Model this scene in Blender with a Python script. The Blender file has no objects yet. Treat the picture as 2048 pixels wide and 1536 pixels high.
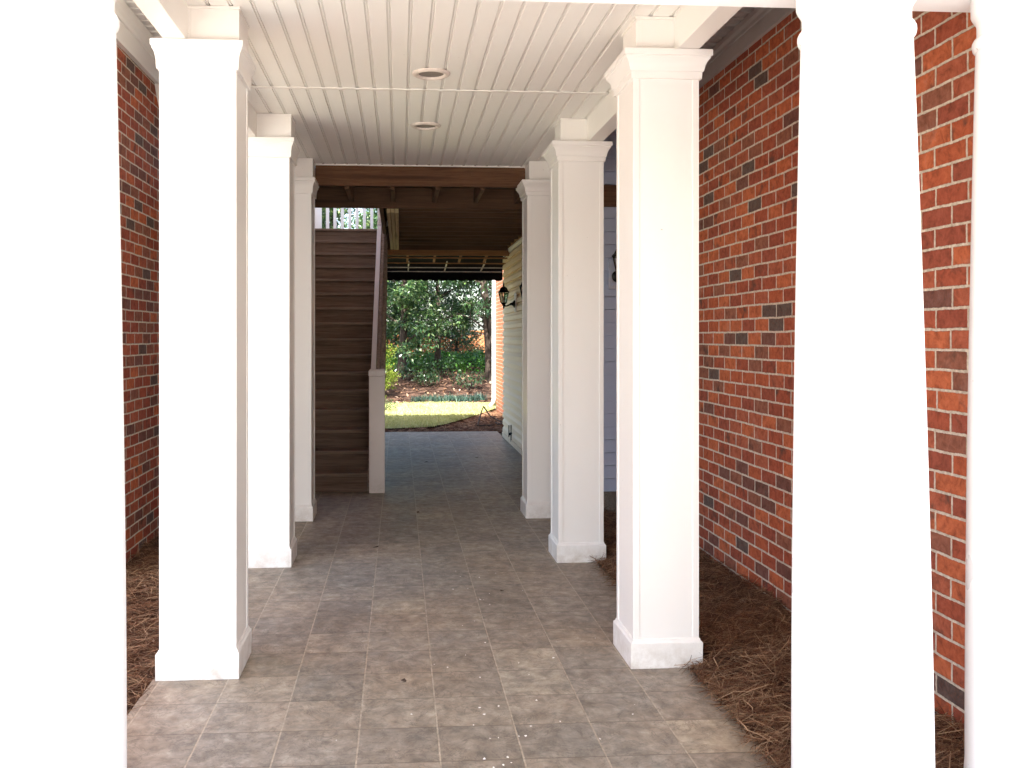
import bpy, bmesh, math, random
from mathutils import Vector, Matrix
random.seed(7)
S = bpy.context.scene
C = S.collection
R = math.radians
PI = math.pi

# ------------------------------------------------------------------ node helpers
class NT:
    def __init__(self, name):
        self.m = bpy.data.materials.new(name); self.m.use_nodes = True
        self.t = self.m.node_tree; self.t.nodes.clear()
        self.out = self.t.nodes.new('ShaderNodeOutputMaterial')
    def node(self, kind, **kw):
        n = self.t.nodes.new(kind)
        for k, v in kw.items(): setattr(n, k, v)
        return n
    def put(self, sock, v):
        if isinstance(v, bpy.types.NodeSocket): self.t.links.new(v, sock)
        elif v is not None:
            if isinstance(v, tuple) and len(v) == 3 and sock.type == 'RGBA': v = v + (1,)
            sock.default_value = v
    def math(self, op, a, b=None, c=None):
        n = self.node('ShaderNodeMath', operation=op)
        for i, v in enumerate((a, b, c)):
            if v is not None: self.put(n.inputs[i], v)
        return n.outputs[0]
    def obj(self):
        n = self.node('ShaderNodeTexCoord'); s = self.node('ShaderNodeSeparateXYZ')
        self.t.links.new(n.outputs['Object'], s.inputs[0])
        return n.outputs['Object'], s.outputs[0], s.outputs[1], s.outputs[2]
    def comb(self, x, y, z):
        n = self.node('ShaderNodeCombineXYZ')
        for i, v in enumerate((x, y, z)): self.put(n.inputs[i], v)
        return n.outputs[0]
    def noise(self, vec, scale, detail=4, rough=.55, dist=0):
        n = self.node('ShaderNodeTexNoise'); self.put(n.inputs['Vector'], vec)
        n.inputs['Scale'].default_value = scale; n.inputs['Detail'].default_value = detail
        n.inputs['Roughness'].default_value = rough; n.inputs['Distortion'].default_value = dist
        return n.outputs['Fac']
    def white(self, vec):
        n = self.node('ShaderNodeTexWhiteNoise', noise_dimensions='3D'); self.put(n.inputs['Vector'], vec)
        return n.outputs['Value'], n.outputs['Color']
    def ramp(self, fac, stops, interp='LINEAR'):
        n = self.node('ShaderNodeValToRGB'); r = n.color_ramp; r.interpolation = interp
        while len(r.elements) < len(stops): r.elements.new(.5)
        for e, (p, c) in zip(r.elements, stops):
            e.position = p; e.color = c + (1,) if len(c) == 3 else c
        self.put(n.inputs[0], fac); return n.outputs[0]
    def mix(self, fac, a, b, mode='MIX'):
        n = self.node('ShaderNodeMix', data_type='RGBA', blend_type=mode)
        self.put(n.inputs[0], fac); self.put(n.inputs[6], a); self.put(n.inputs[7], b)
        return n.outputs[2]
    def maprange(self, v, a, b, c=0., d=1., smooth=False):
        n = self.node('ShaderNodeMapRange')
        if smooth: n.interpolation_type = 'SMOOTHSTEP'
        self.put(n.inputs[0], v)
        for i, q in enumerate((a, b, c, d)): self.put(n.inputs[i+1], q)
        return n.outputs[0]
    def scale(self, vec, s):
        n = self.node('ShaderNodeVectorMath', operation='MULTIPLY'); self.put(n.inputs[0], vec); n.inputs[1].default_value = s
        return n.outputs[0]
    def island(self):
        return self.node('ShaderNodeNewGeometry').outputs['Random Per Island']
    def bump(self, h, strength=.3, dist=.01):
        n = self.node('ShaderNodeBump'); n.inputs['Strength'].default_value = strength; n.inputs['Distance'].default_value = dist
        self.put(n.inputs['Height'], h); return n.outputs[0]
    def finish(self, color, rough=.5, normal=None, spec=.5, metal=0., trans=None, alpha=None):
        b = self.node('ShaderNodeBsdfPrincipled')
        self.put(b.inputs['Base Color'], color); self.put(b.inputs['Roughness'], rough)
        self.put(b.inputs['Specular IOR Level'], spec); self.put(b.inputs['Metallic'], metal)
        if normal is not None: self.put(b.inputs['Normal'], normal)
        sh = b.outputs[0]
        if trans:
            tr = self.node('ShaderNodeBsdfTranslucent'); self.put(tr.inputs[0], color)
            if normal is not None: self.put(tr.inputs['Normal'], normal)
            mx = self.node('ShaderNodeMixShader'); mx.inputs[0].default_value = trans
            self.t.links.new(sh, mx.inputs[1]); self.t.links.new(tr.outputs[0], mx.inputs[2]); sh = mx.outputs[0]
        self.t.links.new(sh, self.out.inputs[0])
        return self.m

def brick_mat(name, L=.209, H=.0785, ucoord='Y', off=0., dark=1., tint=None):
    n = NT(name); P, x, y, z = n.obj()
    u = y if ucoord == 'Y' else x
    wob = n.math('MULTIPLY', n.math('SUBTRACT', n.noise(P, 9, 2), .5), .006)
    wob2 = n.math('MULTIPLY', n.math('SUBTRACT', n.noise(n.scale(P, (1, 1, 1)), 3.1, 2), .5), .012)
    v = n.math('ADD', n.math('ADD', z, wob), wob2)
    row = n.math('FLOOR', n.math('DIVIDE', v, H))
    rj, _ = n.white(n.comb(row, 7.3, off))
    sh = n.math('ADD', n.math('MULTIPLY', n.math('MODULO', n.math('ADD', row, 100), 2), .5), n.math('MULTIPLY', rj, .09))
    uu = n.math('ADD', n.math('DIVIDE', n.math('ADD', u, n.math('MULTIPLY', wob, 1.3)), L), sh)
    col = n.math('FLOOR', uu)
    fu = n.math('FRACT', uu); fv = n.math('FRACT', n.math('DIVIDE', v, H))
    du = n.math('MULTIPLY', n.math('MINIMUM', fu, n.math('SUBTRACT', 1, fu)), L)
    dv = n.math('MULTIPLY', n.math('MINIMUM', fv, n.math('SUBTRACT', 1, fv)), H)
    d = n.math('MINIMUM', du, dv)
    d = n.math('ADD', d, n.math('MULTIPLY', n.math('SUBTRACT', n.noise(P, 60, 3), .5), .0065))
    brick = n.maprange(d, .0042, .0066, smooth=True)
    r1, rc = n.white(n.comb(col, row, off + 1.7))
    r2, _ = n.white(n.comb(col, row, off + 9.1))
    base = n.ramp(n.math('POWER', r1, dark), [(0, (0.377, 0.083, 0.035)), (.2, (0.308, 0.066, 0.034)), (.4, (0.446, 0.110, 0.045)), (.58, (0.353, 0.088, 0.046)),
                       (.74, (0.262, 0.059, 0.035)), (.85, (0.228, 0.083, 0.053)), (.92, (0.136, 0.059, 0.048)), (.965, (0.074, 0.064, 0.059)), (1, (0.057, 0.063, 0.066))], 'CONSTANT')
    mot = n.noise(n.comb(n.math('ADD', u, n.math('MULTIPLY', r1, 13)), n.math('ADD', z, n.math('MULTIPLY', r2, 9)), 1.), 22, 5, .7, .5)
    base = n.mix(1., base, n.ramp(mot, [(.28, (.42, .4, .42)), (.5, (1, 1, 1)), (.74, (1.4, 1.6, 1.65))]), 'MULTIPLY')
    if tint: base = n.mix(.6, base, tint)
    patch = n.noise(n.comb(n.math('ADD', u, n.math('MULTIPLY', r2, 30)), n.math('ADD', z, n.math('MULTIPLY', r1, 20)), 0), 11, 3)
    dk = n.math('MULTIPLY', n.maprange(patch, .5, .66), n.maprange(r2, .72, .95))
    base = n.mix(dk, base, (.055, .035, .03))
    grain = n.noise(P, 90, 4, .7)
    base = n.mix(n.maprange(grain, .3, .7, 0., .22), base, (.42, .13, .065))
    fine = n.noise(P, 260, 2, .6)
    base = n.mix(n.maprange(fine, .62, .75, 0., .3), base, (.06, .03, .025))
    eff = n.math('MULTIPLY', n.maprange(n.noise(P, 5, 5, .7), .6, .75), .25)
    base = n.mix(eff, base, (.5, .33, .26))
    mort = n.ramp(n.noise(P, 40, 4, .7), [(.3, (.4, .32, .24)), (.7, (.74, .64, .53))])
    colr = n.mix(brick, mort, base)
    hgt = n.math('ADD', n.math('MULTIPLY', brick, .8), n.math('MULTIPLY', grain, .28))
    return n.finish(colr, .85, n.bump(hgt, .85, .006), .25)

def paint_mat(name, color, rough=.38, dirt=.06, fibre=True):
    n = NT(name); P, x, y, z = n.obj()
    big = n.noise(P, 1.7, 4, .6)
    c = n.mix(n.maprange(big, .3, .75, 0., dirt), color, tuple(q*.72 for q in color))
    spots = n.noise(P, 38, 2, .5)
    c = n.mix(n.maprange(spots, .77, .8, 0., .45), c, (.2, .16, .12))
    low = n.math('MULTIPLY', n.maprange(z, .0, .16, 1., 0.), n.maprange(n.noise(P, 13, 5, .7), .38, .72, 0., .65))
    c = n.mix(low, c, (.38, .3, .22))
    g = n.noise(n.scale(P, (1, 1, .06)), 160, 3, .6)
    return n.finish(c, n.maprange(big, .3, .7, rough-.06, rough+.1), n.bump(g, .06, .003), .45)

def wood_mat(name, c1, c2, axis='X', rough=.75, scale=1.):
    n = NT(name); P, x, y, z = n.obj()
    isl = n.island()
    off = n.math('MULTIPLY', isl, 37)
    st = {'X': (.05, 1, 1), 'Y': (1, .05, 1), 'Z': (1, 1, .05)}[axis]
    v = n.node('ShaderNodeVectorMath', operation='ADD'); n.put(v.inputs[0], n.scale(P, st)); n.put(v.inputs[1], n.comb(off, off, off))
    v = v.outputs[0]
    g = n.noise(v, 34*scale, 5, .65, .6)
    g2 = n.noise(v, 150*scale, 3, .6)
    c = n.ramp(g, [(.28, c1), (.5, tuple((a+b)/2 for a, b in zip(c1, c2))), (.72, c2)])
    c = n.mix(n.maprange(g2, .5, .7, 0., .45), c, tuple(q*.55 for q in c1))
    kn = n.node('ShaderNodeTexVoronoi'); n.put(kn.inputs['Vector'], n.scale(v, (6, 6, 6))); kn.inputs['Scale'].default_value = 1.1
    c = n.mix(n.maprange(kn.outputs['Distance'], .05, .16, .7, 0.), c, tuple(q*.4 for q in c1))
    c = n.mix(n.maprange(isl, 0, 1, 0., .35), c, tuple(q*.6 for q in c1))
    return n.finish(c, rough, n.bump(g, .35, .004), .25)

def plain_mat(name, c, rough=.5, metal=0., spec=.5, var=.15, scale=20):
    n = NT(name); P, x, y, z = n.obj()
    k = n.noise(P, scale, 4, .6)
    cc = n.mix(n.maprange(k, .3, .7), tuple(q*(1-var) for q in c), tuple(min(1, q*(1+var)) for q in c))
    return n.finish(cc, rough, n.bump(k, .1, .002), spec, metal)

def leaf_mat(name, cols, rough=.42, trans=.35, spec=.5):
    n = NT(name); isl = n.island()
    k = len(cols)
    c = n.ramp(isl, [(i/(k-1), q) for i, q in enumerate(cols)])
    return n.finish(c, rough, None, spec, trans=trans)

def tile_mat():
    n = NT('slate_tile'); P, x, y, z = n.obj()
    T = .305
    ux = n.math('DIVIDE', n.math('ADD', x, .1566), T); uy = n.math('DIVIDE', n.math('SUBTRACT', y, 3.4344), T)
    ix = n.math('FLOOR', ux); iy = n.math('FLOOR', uy)
    fx = n.math('FRACT', ux); fy = n.math('FRACT', uy)
    dx = n.math('MINIMUM', fx, n.math('SUBTRACT', 1, fx)); dy = n.math('MINIMUM', fy, n.math('SUBTRACT', 1, fy))
    dj = n.math('MULTIPLY', n.math('SUBTRACT', n.noise(P, 45, 3), .5), .004)
    d = n.math('ADD', n.math('MULTIPLY', n.math('MINIMUM', dx, dy), T), dj)
    tile = n.maprange(d, .0020, .0046, smooth=True)
    r1, _ = n.white(n.comb(ix, iy, 2.2)); r2, _ = n.white(n.comb(ix, iy, 5.9))
    pv = n.comb(n.math('ADD', x, n.math('MULTIPLY', r1, 17)), n.math('ADD', y, n.math('MULTIPLY', r2, 23)), 0)
    a = n.noise(n.scale(pv, (1.15, 1, 1)), 9, 10, .74, .35)
    b = n.noise(pv, 15, 6, .7, .6)
    ca = n.ramp(a, [(.28, (.088, .081, .07)), (.43, (.215, .194, .167)), (.55, (.335, .3, .255)), (.70, (.49, .45, .39))])
    ca = n.mix(n.maprange(b, .35, .7, 0., .5), ca, (.27, .22, .17))
    vein = n.math('ABSOLUTE', n.math('SUBTRACT', n.noise(pv, 6, 6, .7, .7), .5))
    ca = n.mix(n.maprange(vein, 0., .018, .5, 0.), ca, (.08, .07, .06))
    tone = n.ramp(r1, [(0, (.8, .8, .8)), (.4, (.92, .91, .89)), (.72, (1., .98, .95)), (.95, (1.05, 1.03, .99)), (1, (1.2, 1.2, 1.13))])
    ca = n.mix(1., ca, tone, 'MULTIPLY')
    warm = n.maprange(n.noise(P, .9, 2), .38, .62)
    ca = n.mix(n.math('MULTIPLY', warm, .45), ca, n.mix(1., ca, (1.15, .95, .74), 'MULTIPLY'))
    gr = n.ramp(n.noise(P, 30, 3), [(.3, (.28, .23, .17)), (.7, (.47, .395, .31))])
    # grout along the walk is paler than the cross joints
    alongX = n.math('LESS_THAN', dx, dy)
    gr = n.mix(alongX, n.mix(.7, n.mix(1., gr, (.62, .6, .58), 'MULTIPLY'), n.mix(1., ca, (.5, .48, .46), 'MULTIPLY')), gr)
    c = n.mix(tile, gr, ca)
    h = n.math('ADD', n.math('MULTIPLY', tile, .6), n.math('MULTIPLY', a, .5))
    return n.finish(c, n.maprange(b, .3, .7, .42, .62), n.bump(h, .4, .006), .45)

def earth_mat(name, cols, scale=14, stretch=(1, 1, 1)):
    n = NT(name); P, x, y, z = n.obj()
    V = n.scale(P, stretch)
    a = n.noise(V, scale, 8, .72, .8); b = n.noise(P, scale*4.3, 4, .7)
    c = n.ramp(a, [(.3, cols[0]), (.5, cols[1]), (.7, cols[2])])
    c = n.mix(n.maprange(b, .58, .7, 0., .6), c, cols[3])
    return n.finish(c, .95, n.bump(n.math('ADD', a, b), .9, .03), .15)

M = {}
M['brick_y'] = brick_mat('red_brick_side', ucoord='Y', dark=.72)
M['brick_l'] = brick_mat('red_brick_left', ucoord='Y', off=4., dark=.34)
M['brick_far'] = brick_mat('orange_brick', ucoord='Y', off=8., H=.077, tint=(.55, .2, .085))
M['white'] = paint_mat('white_paint', (.84, .825, .80))
M['cream'] = paint_mat('cream_white_trim', (.83, .80, .76), dirt=.1)
M['vinyl_ceiling'] = paint_mat('white_vinyl_soffit', (.87, .85, .815), .42, .08)
M['porcelain'] = paint_mat('gloss_white_column', (.86, .86, .87), .3, .03)
M['taupe'] = paint_mat('taupe_trim', (.42, .385, .37), .5, .2)
M['siding'] = paint_mat('cream_siding', (.86, .71, .49), .5, .12)
M['siding_sky_tint'] = paint_mat('sky_tinted_siding', (.42, .475, .62), .5, .12)  # bluish sky light on pale siding, put into the base colour
M['weathered_white'] = paint_mat('weathered_white_paint', (.74, .68, .66), .6, .5)
M['fir'] = wood_mat('brown_stained_lumber', (.085, .038, .018), (.21, .105, .052), 'X')
M['fir_y'] = wood_mat('pale_lumber', (.45, .34, .19), (.66, .53, .31), 'Y')
M['dark_x'] = wood_mat('dark_deck_lumber', (.08, .04, .022), (.17, .09, .048), 'X')
M['joist_x'] = wood_mat('brown_joist_lumber', (.09, .045, .024), (.18, .095, .05), 'X')
M['dark_y'] = wood_mat('dark_joist_lumber', (0.111, 0.058, 0.034), (0.208, 0.117, 0.065), 'Y')
M['edge_wood'] = wood_mat('orange_lumber', (.28, .13, .05), (.48, .27, .12), 'X')
M['stair'] = wood_mat('grey_brown_stair_boards', (.085, .052, .036), (.24, .16, .115), 'X', .8, .8)
M['tread'] = wood_mat('worn_stair_treads', (.12, .08, .058), (.3, .215, .16), 'X', .75, .8)
M['rail'] = wood_mat('worn_grey_rail', (.16, .11, .085), (.42, .33, .27), 'Y', .7)
M['tile'] = tile_mat()
M['black'] = plain_mat('black_cast_metal', (.012, .011, .011), .38, .6, .5)
M['fabric'] = plain_mat('black_awning_canvas', (.006, .006, .007), .9, 0, .1)
M['alu'] = plain_mat('awning_frame_metal', (.5, .46, .42), .4, .3)
M['lens'] = plain_mat('frosted_lens', (.22, .19, .165), .55)
M['bronze'] = plain_mat('pinkish_white_trim_ring', (.72, .64, .58), .35)
M['concrete'] = earth_mat('front_concrete', ((.42, .4, .37), (.5, .475, .44), (.55, .53, .49), (.4, .38, .35)), 3)
M['footing'] = earth_mat('parged_footing', ((.16, .13, .11), (.22, .19, .16), (.27, .23, .2), (.12, .1, .09)), 6)
M['mulch'] = earth_mat('pine_straw_soil', ((.035, .017, .01), (.085, .04, .022), (.14, .07, .037), (.03, .016, .01)), 22)
M['bank'] = earth_mat('leaf_litter_soil', ((.035, .02, .013), (.065, .036, .024), (.11, .063, .043), (.2, .13, .095)), 7)
M['lawn'] = earth_mat('lawn_soil', ((.32, .33, .12), (.42, .42, .18), (.52, .48, .25), (.48, .42, .26)), 9)
M['ground'] = earth_mat('garden_ground', ((.22, .22, .15), (.3, .3, .22), (.38, .37, .29), (.3, .26, .2)), 4)
M['needle'] = leaf_mat('pine_needles', ((.06, .028, .016), (.13, .06, .033), (.22, .112, .06), (.42, .27, .16), (.09, .042, .022)), .75, .1, .2)
M['litter'] = leaf_mat('dry_leaves', ((.1, .05, .03), (.2, .11, .06), (.36, .26, .18), (.16, .08, .045)), .75, .15, .2)
M['grass'] = leaf_mat('grass_blades', ((.3, .33, .10), (.40, .42, .15), (.54, .53, .28), (.34, .38, .12)), .5, .4, .3)
M['leaf'] = leaf_mat('laurel_leaves', ((.016, .045, .018), (.03, .08, .028), (.05, .115, .04), (.025, .065, .028), (.14, .24, .07), (.045, .11, .038), (.36, .46, .22)), .3, .32, .55)  # palest leaf colours stand in for bright highlights
M['leaf_dark'] = leaf_mat('holly_leaves', ((.014, .038, .014), (.028, .07, .022), (.045, .095, .03), (.025, .055, .025)), .3, .25, .55)
M['leaf_bright'] = leaf_mat('lime_leaves', ((.2, .3, .03), (.3, .4, .05), (.38, .45, .08)), .45, .45, .4)
M['liriope'] = leaf_mat('blue_green_strap_leaves', ((.03, .075, .05), (.045, .1, .075), (.07, .13, .1), (.05, .12, .045)), .4, .25, .5)
M['ivy'] = leaf_mat('ivy_leaves', ((.05, .15, .02), (.09, .24, .03), (.035, .09, .025)), .4, .35, .5)
M['bark'] = wood_mat('rough_bark', (.028, .02, .016), (.08, .06, .045), 'Z', .95, .5)
M['twig'] = wood_mat('grey_stick', (.06, .05, .04), (.15, .12, .1), 'X', .9)
M['lattice'] = wood_mat('orange_lattice_wood', (.3, .11, .045), (.45, .19, .08), 'X')
M['petal'] = plain_mat('white_petal', (.85, .82, .78), .6)
M['deadleaf'] = plain_mat('dark_dead_leaf', (.05, .028, .018), .7)
def glass_mat():
    n = NT('lamp_glass')
    g = n.node('ShaderNodeBsdfGlass'); g.inputs['Roughness'].default_value = .12; g.inputs['Color'].default_value = (.95, .93, .88, 1); g.inputs['IOR'].default_value = 1.2
    n.t.links.new(g.outputs[0], n.out.inputs[0]); return n.m
M['glass'] = glass_mat()

# ------------------------------------------------------------------ mesh helpers
class MB:
    def __init__(self): self.v = []; self.f = []
    def add(self, vs, fs):
        o = len(self.v); self.v += [tuple(p) for p in vs]; self.f += [tuple(i+o for i in f) for f in fs]
        return self
    def box(self, x0, x1, y0, y1, z0, z1, b=0.):
        if b <= 0:
            vs = [(x, y, z) for z in (z0, z1) for y in (y0, y1) for x in (x0, x1)]
            return self.add(vs, [(0, 2, 3, 1), (4, 5, 7, 6), (0, 1, 5, 4), (2, 6, 7, 3), (0, 4, 6, 2), (1, 3, 7, 5)])
        bm = bmesh.new(); bmesh.ops.create_cube(bm, size=1)
        for v in bm.verts: v.co = Vector(((x0+x1)/2+v.co.x*(x1-x0), (y0+y1)/2+v.co.y*(y1-y0), (z0+z1)/2+v.co.z*(z1-z0)))
        bmesh.ops.bevel(bm, geom=bm.edges[:], offset=b, segments=2, profile=.5, affect='EDGES')
        bm.verts.index_update()
        self.add([v.co[:] for v in bm.verts], [[v.index for v in f.verts] for f in bm.faces]); bm.free()
        return self
    def bar(self, a, b, w, h, up=(0, 0, 1)):
        a = Vector(a); b = Vector(b); d = (b-a).normalized(); s = d.cross(Vector(up)).normalized(); u = s.cross(d)
        vs = []
        for p in (a, b):
            for i, j in ((-1, -1), (1, -1), (1, 1), (-1, 1)): vs.append(p+s*(w/2*i)+u*(h/2*j))
        return self.add(vs, [(3, 2, 1, 0), (4, 5, 6, 7)]+[(i, (i+1) % 4, 4+(i+1) % 4, 4+i) for i in range(4)])
    def tube(self, pts, rad, n=8, cap=True):
        pts = [Vector(p) for p in pts]; k = len(pts)
        rad = rad if isinstance(rad, (list, tuple)) else [rad]*k
        vs = []; fs = []; ref = None
        for i, p in enumerate(pts):
            d = (pts[min(i+1, k-1)]-pts[max(i-1, 0)]).normalized()
            if ref is None: ref = d.orthogonal().normalized()
            ref = (ref-d*ref.dot(d)).normalized(); s = d.cross(ref)
            for j in range(n):
                a = 2*PI*j/n; vs.append(p+(ref*math.cos(a)+s*math.sin(a))*rad[i])
        for i in range(k-1):
            for j in range(n): fs.append((i*n+j, i*n+(j+1) % n, (i+1)*n+(j+1) % n, (i+1)*n+j))
        if cap: fs += [tuple(range(n))[::-1], tuple(range((k-1)*n, k*n))]
        return self.add(vs, fs)
    def lathe(self, prof, cx=0, cy=0, n=48, cap=True):
        vs = []; fs = []; k = len(prof)
        for r, z in prof:
            for j in range(n):
                a = 2*PI*j/n; vs.append((cx+r*math.cos(a), cy+r*math.sin(a), z))
        for i in range(k-1):
            for j in range(n): fs.append((i*n+j, i*n+(j+1) % n, (i+1)*n+(j+1) % n, (i+1)*n+j))
        if cap: fs += [tuple(range(n))[::-1], tuple(range((k-1)*n, k*n))]
        return self.add(vs, fs)
    def squarelathe(self, prof, x0, x1, y0, y1):          # mitred moulding: prof = (projection, z)
        vs = []; fs = []
        for o, z in prof: vs += [(x0-o, y0-o, z), (x1+o, y0-o, z), (x1+o, y1+o, z), (x0-o, y1+o, z)]
        for i in range(len(prof)-1):
            for j in range(4): fs.append((i*4+j, i*4+(j+1) % 4, i*4+4+(j+1) % 4, i*4+4+j))
        fs += [(3, 2, 1, 0), tuple(range(len(vs)-4, len(vs)))]
        return self.add(vs, fs)
    def prism(self, poly, axis, a, b):                    # extrude 2-D outline along an axis
        def P(p, t): return {'X': (t, p[0], p[1]), 'Y': (p[0], t, p[1]), 'Z': (p[0], p[1], t)}[axis]
        k = len(poly); vs = [P(p, a) for p in poly]+[P(p, b) for p in poly]
        return self.add(vs, [tuple(range(k))[::-1], tuple(range(k, 2*k))]+[(i, (i+1) % k, k+(i+1) % k, k+i) for i in range(k)])
    def build(self, name, mat, parent=None, smooth=False, angle=40, loc=None):
        me = bpy.data.meshes.new(name); vs = self.v
        if loc: vs = [(x-loc[0], y-loc[1], z-loc[2]) for x, y, z in vs]
        me.from_pydata(vs, [], self.f); me.update()
        me.materials.append(M[mat] if isinstance(mat, str) else mat)
        bm = bmesh.new(); bm.from_mesh(me); bmesh.ops.recalc_face_normals(bm, faces=bm.faces[:])
        bm.to_mesh(me); bm.free()
        if smooth:
            me.polygons.foreach_set('use_smooth', [True]*len(me.polygons))
            me.set_sharp_from_angle(angle=R(angle))
        o = bpy.data.objects.new(name, me); C.objects.link(o)
        if parent: o.parent = parent
        if loc: o.location = loc
        return o

def raw(name, vs, fs, mat, parent=None, smooth=False):     # leaf clouds: no normal recalculation
    me = bpy.data.meshes.new(name); me.from_pydata(vs, [], fs); me.update(); me.materials.append(M[mat])
    if smooth: me.polygons.foreach_set('use_smooth', [True]*len(me.polygons))
    o = bpy.data.objects.new(name, me); C.objects.link(o)
    if parent: o.parent = parent
    return o
def tag(o, label=None, cat=None, group=None, kind=None):
    if label: o['label'] = label
    if cat: o['category'] = cat
    if group: o['group'] = group
    if kind: o['kind'] = kind
    return o
def empty(name, loc=(0, 0, 0), label=None, cat=None, group=None):
    o = bpy.data.objects.new(name, None); C.objects.link(o); o.location = loc; o.empty_display_size = .2
    return tag(o, label, cat, group)

# ------------------------------------------------------------------ setting: ground, floor, beds
def bank_z(x, y):
    t = max(0, min(1, (y-21.9)/6.5)); t = t*t*(3-2*t)
    return -.015+.86*t
def grid(name, mat, x0, x1, y0, y1, nx, ny, fz, kind='structure', parent=None):
    vs = []; fs = []
    for j in range(ny+1):
        for i in range(nx+1):
            x = x0+(x1-x0)*i/nx; y = y0+(y1-y0)*j/ny; vs.append((x, y, fz(x, y)))
    for j in range(ny):
        for i in range(nx):
            a = j*(nx+1)+i; fs.append((a, a+1, a+nx+2, a+nx+1))
    o = raw(name, vs, fs, mat, parent, True); o['kind'] = kind
    return o
def hashn(x, y, s=1.):
    return math.sin(x*3.1*s+1.3)*math.cos(y*2.7*s+.4)*.5+math.sin(x*7.3*s+y*5.1*s)*.3+math.sin(y*11.7*s-x*9.1*s)*.2
grid('ground', 'ground', -160, 160, -120, 260, 64, 76, lambda x, y: -.16 if y < 20 else (-.16+.98*max(0, min(1, (y-23)/7))))
grid('front_pavement', 'concrete', -14, 14, -30, 2.95, 4, 4, lambda x, y: -.012)
grid('side_lawn', 'ground', -14, -1.875, 2.952, 5.99, 3, 3, lambda x, y: -.016)
# tiled walk: slab with its own edge
fl = MB(); fl.box(-1.105, 1.345, 2.955, 8.05, -.14, 0); fl.box(-1.80, 1.595, 8.05, 15.42, -.14, 0)
o = fl.build('tiled_floor', 'tile'); o['kind'] = 'structure'
# pine straw beds beside the walk
def bed_r(x, y): return .012+.05*max(0, min(1, (x-1.345)/.5))+.028*hashn(x*2, y*1.3)*min(1, (x-1.345)*6)-.035*max(0, (y-6.2))/2
def bed_l(x, y): return -.03+.035*max(0, min(1, (-1.105-x)/.5))+.028*hashn(x*2, y*1.3)*min(1, (-1.105-x)*6)
grid('right_mulch_bed', 'mulch', 1.35, 2.10, 2.96, 8.06, 16, 90, bed_r)
grid('left_mulch_bed', 'mulch', -1.87, -1.11, 2.96, 14.6, 16, 140, bed_l)
def needles(name, n, xa, xb, ya, yb, fz, label, L=(.08, .19), W=.0012, bias=1.):
    vs = []; fs = []
    for _ in range(n):
        x = random.uniform(xa, xb); y = ya+(yb-ya)*random.random()**bias
        if name == 'pine_straw' and yb < 9.5 and any(c < y < c+.4 for c in (4.29, 6.36, 7.95)) and abs(x) < 1.47 and x > 0: continue
        l = random.uniform(*L); a = random.gauss(.3, .9)+(PI if random.random() < .5 else 0); t = random.gauss(0, .16); w = W*random.uniform(.7, 1.7)
        d = Vector((math.cos(a)*math.cos(t), math.sin(a)*math.cos(t), math.sin(t))); s = Vector((-math.sin(a), math.cos(a), random.uniform(-.6, .6)))*w
        p = Vector((x, y, fz(x, y)+random.uniform(.004, .02)+abs(math.sin(t))*l*.5))
        bend = Vector((random.gauss(0, .1), random.gauss(0, .1), random.uniform(-.06, .1)))*l
        o = len(vs)
        for q, ww in ((p-d*l/2, .7), (p+bend, 1.), (p+d*l/2, .4)): vs += [(q-s*ww)[:], (q+s*ww)[:]]
        fs += [(o, o+1, o+3, o+2), (o+2, o+3, o+5, o+4)]
    return tag(raw(name, vs, fs, 'needle'), label, 'pine straw', None, 'stuff')
needles('pine_straw', 23000, 1.315, 2.07, 2.97, 8.0, bed_r, 'brown pine straw lying along the foot of the long brick wall on the right', bias=1.25)
needles('pine_straw', 16000, -1.84, -1.10, 2.97, 9.0, bed_l, 'brown pine straw lying along the foot of the brick wall on the left', bias=1.1)

# ------------------------------------------------------------------ square columns
CAP = [(-.005, 2.742), (.010, 2.744), (.012, 2.765), (.012, 2.774), (.019, 2.778), (.021, 2.787), (.024, 2.802), (.031, 2.818), (.041, 2.830), (.044, 2.834),
       (.044, 2.841), (.053, 2.845), (.053, 2.870), (.05, 2.873), (.0, 2.874)]
BASE = [(0, .0), (.016, .001), (.0165, .112), (.0165, .1125), (.0155, .118), (.011, .121), (.007, .127), (.006, .1325), (.002, .1365), (-.004, .137)]
def square_column(x0, x1, y0, y1, bx0, bx1, flare, label, group):
    cx, cy = (x0+x1)/2, (y0+y1)/2
    t = empty('square_column', (cx, cy, 0), label, 'column', group)
    L = lambda b: b
    def put(b, nm, mat='white', **k):
        o = b.build(nm, mat, None, **k); o.parent = t; o.location = (-cx, -cy, 0); return o
    s = .014; X0, X1, Y0, Y1 = x0+s, x1-s, y0+s, y1-s
    put(MB().box(X0+.004, X1-.004, Y0+.004, Y1-.004, .12, 2.76), 'shaft')
    w = .03
    for ax, bx in ((X0, X0+w), (X1-w, X1)):
        for ay, by in ((Y0, Y0+w), (Y1-w, Y1)):
            put(MB().box(ax, bx, ay, by, .134, 2.748, .0015), 'corner_trim')
    put(MB().squarelathe(BASE, x0+.0165, x1-.0165, y0+.0165, y1-.0165), 'base', smooth=True, angle=25)
    put(MB().squarelathe([(p*flare if p > .012 else p, z) for p, z in CAP], X0, X1, Y0, Y1), 'capital', smooth=True, angle=25)
    b = MB().box(bx0, bx1, y0+.035, y0+.30, 2.8745, 3.036, .002)
    put(b, 'neck_block', 'cream')
    for xa in (bx0-.003, bx1-.025):
        put(MB().box(xa, xa+.028, y0+.032, y0+.06, 2.8755, 3.024, .0012), 'corner_trim', 'cream')
    f = MB().box(bx0-.006, bx1+.006, y0+.029, y0+.306, 3.026, 3.0385)
    put(f, 'neck_moulding', 'cream')
    return t
CL = dict(x0=-1.090, x1=-.720); CR = dict(x0=1.070, x1=1.411)
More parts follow.
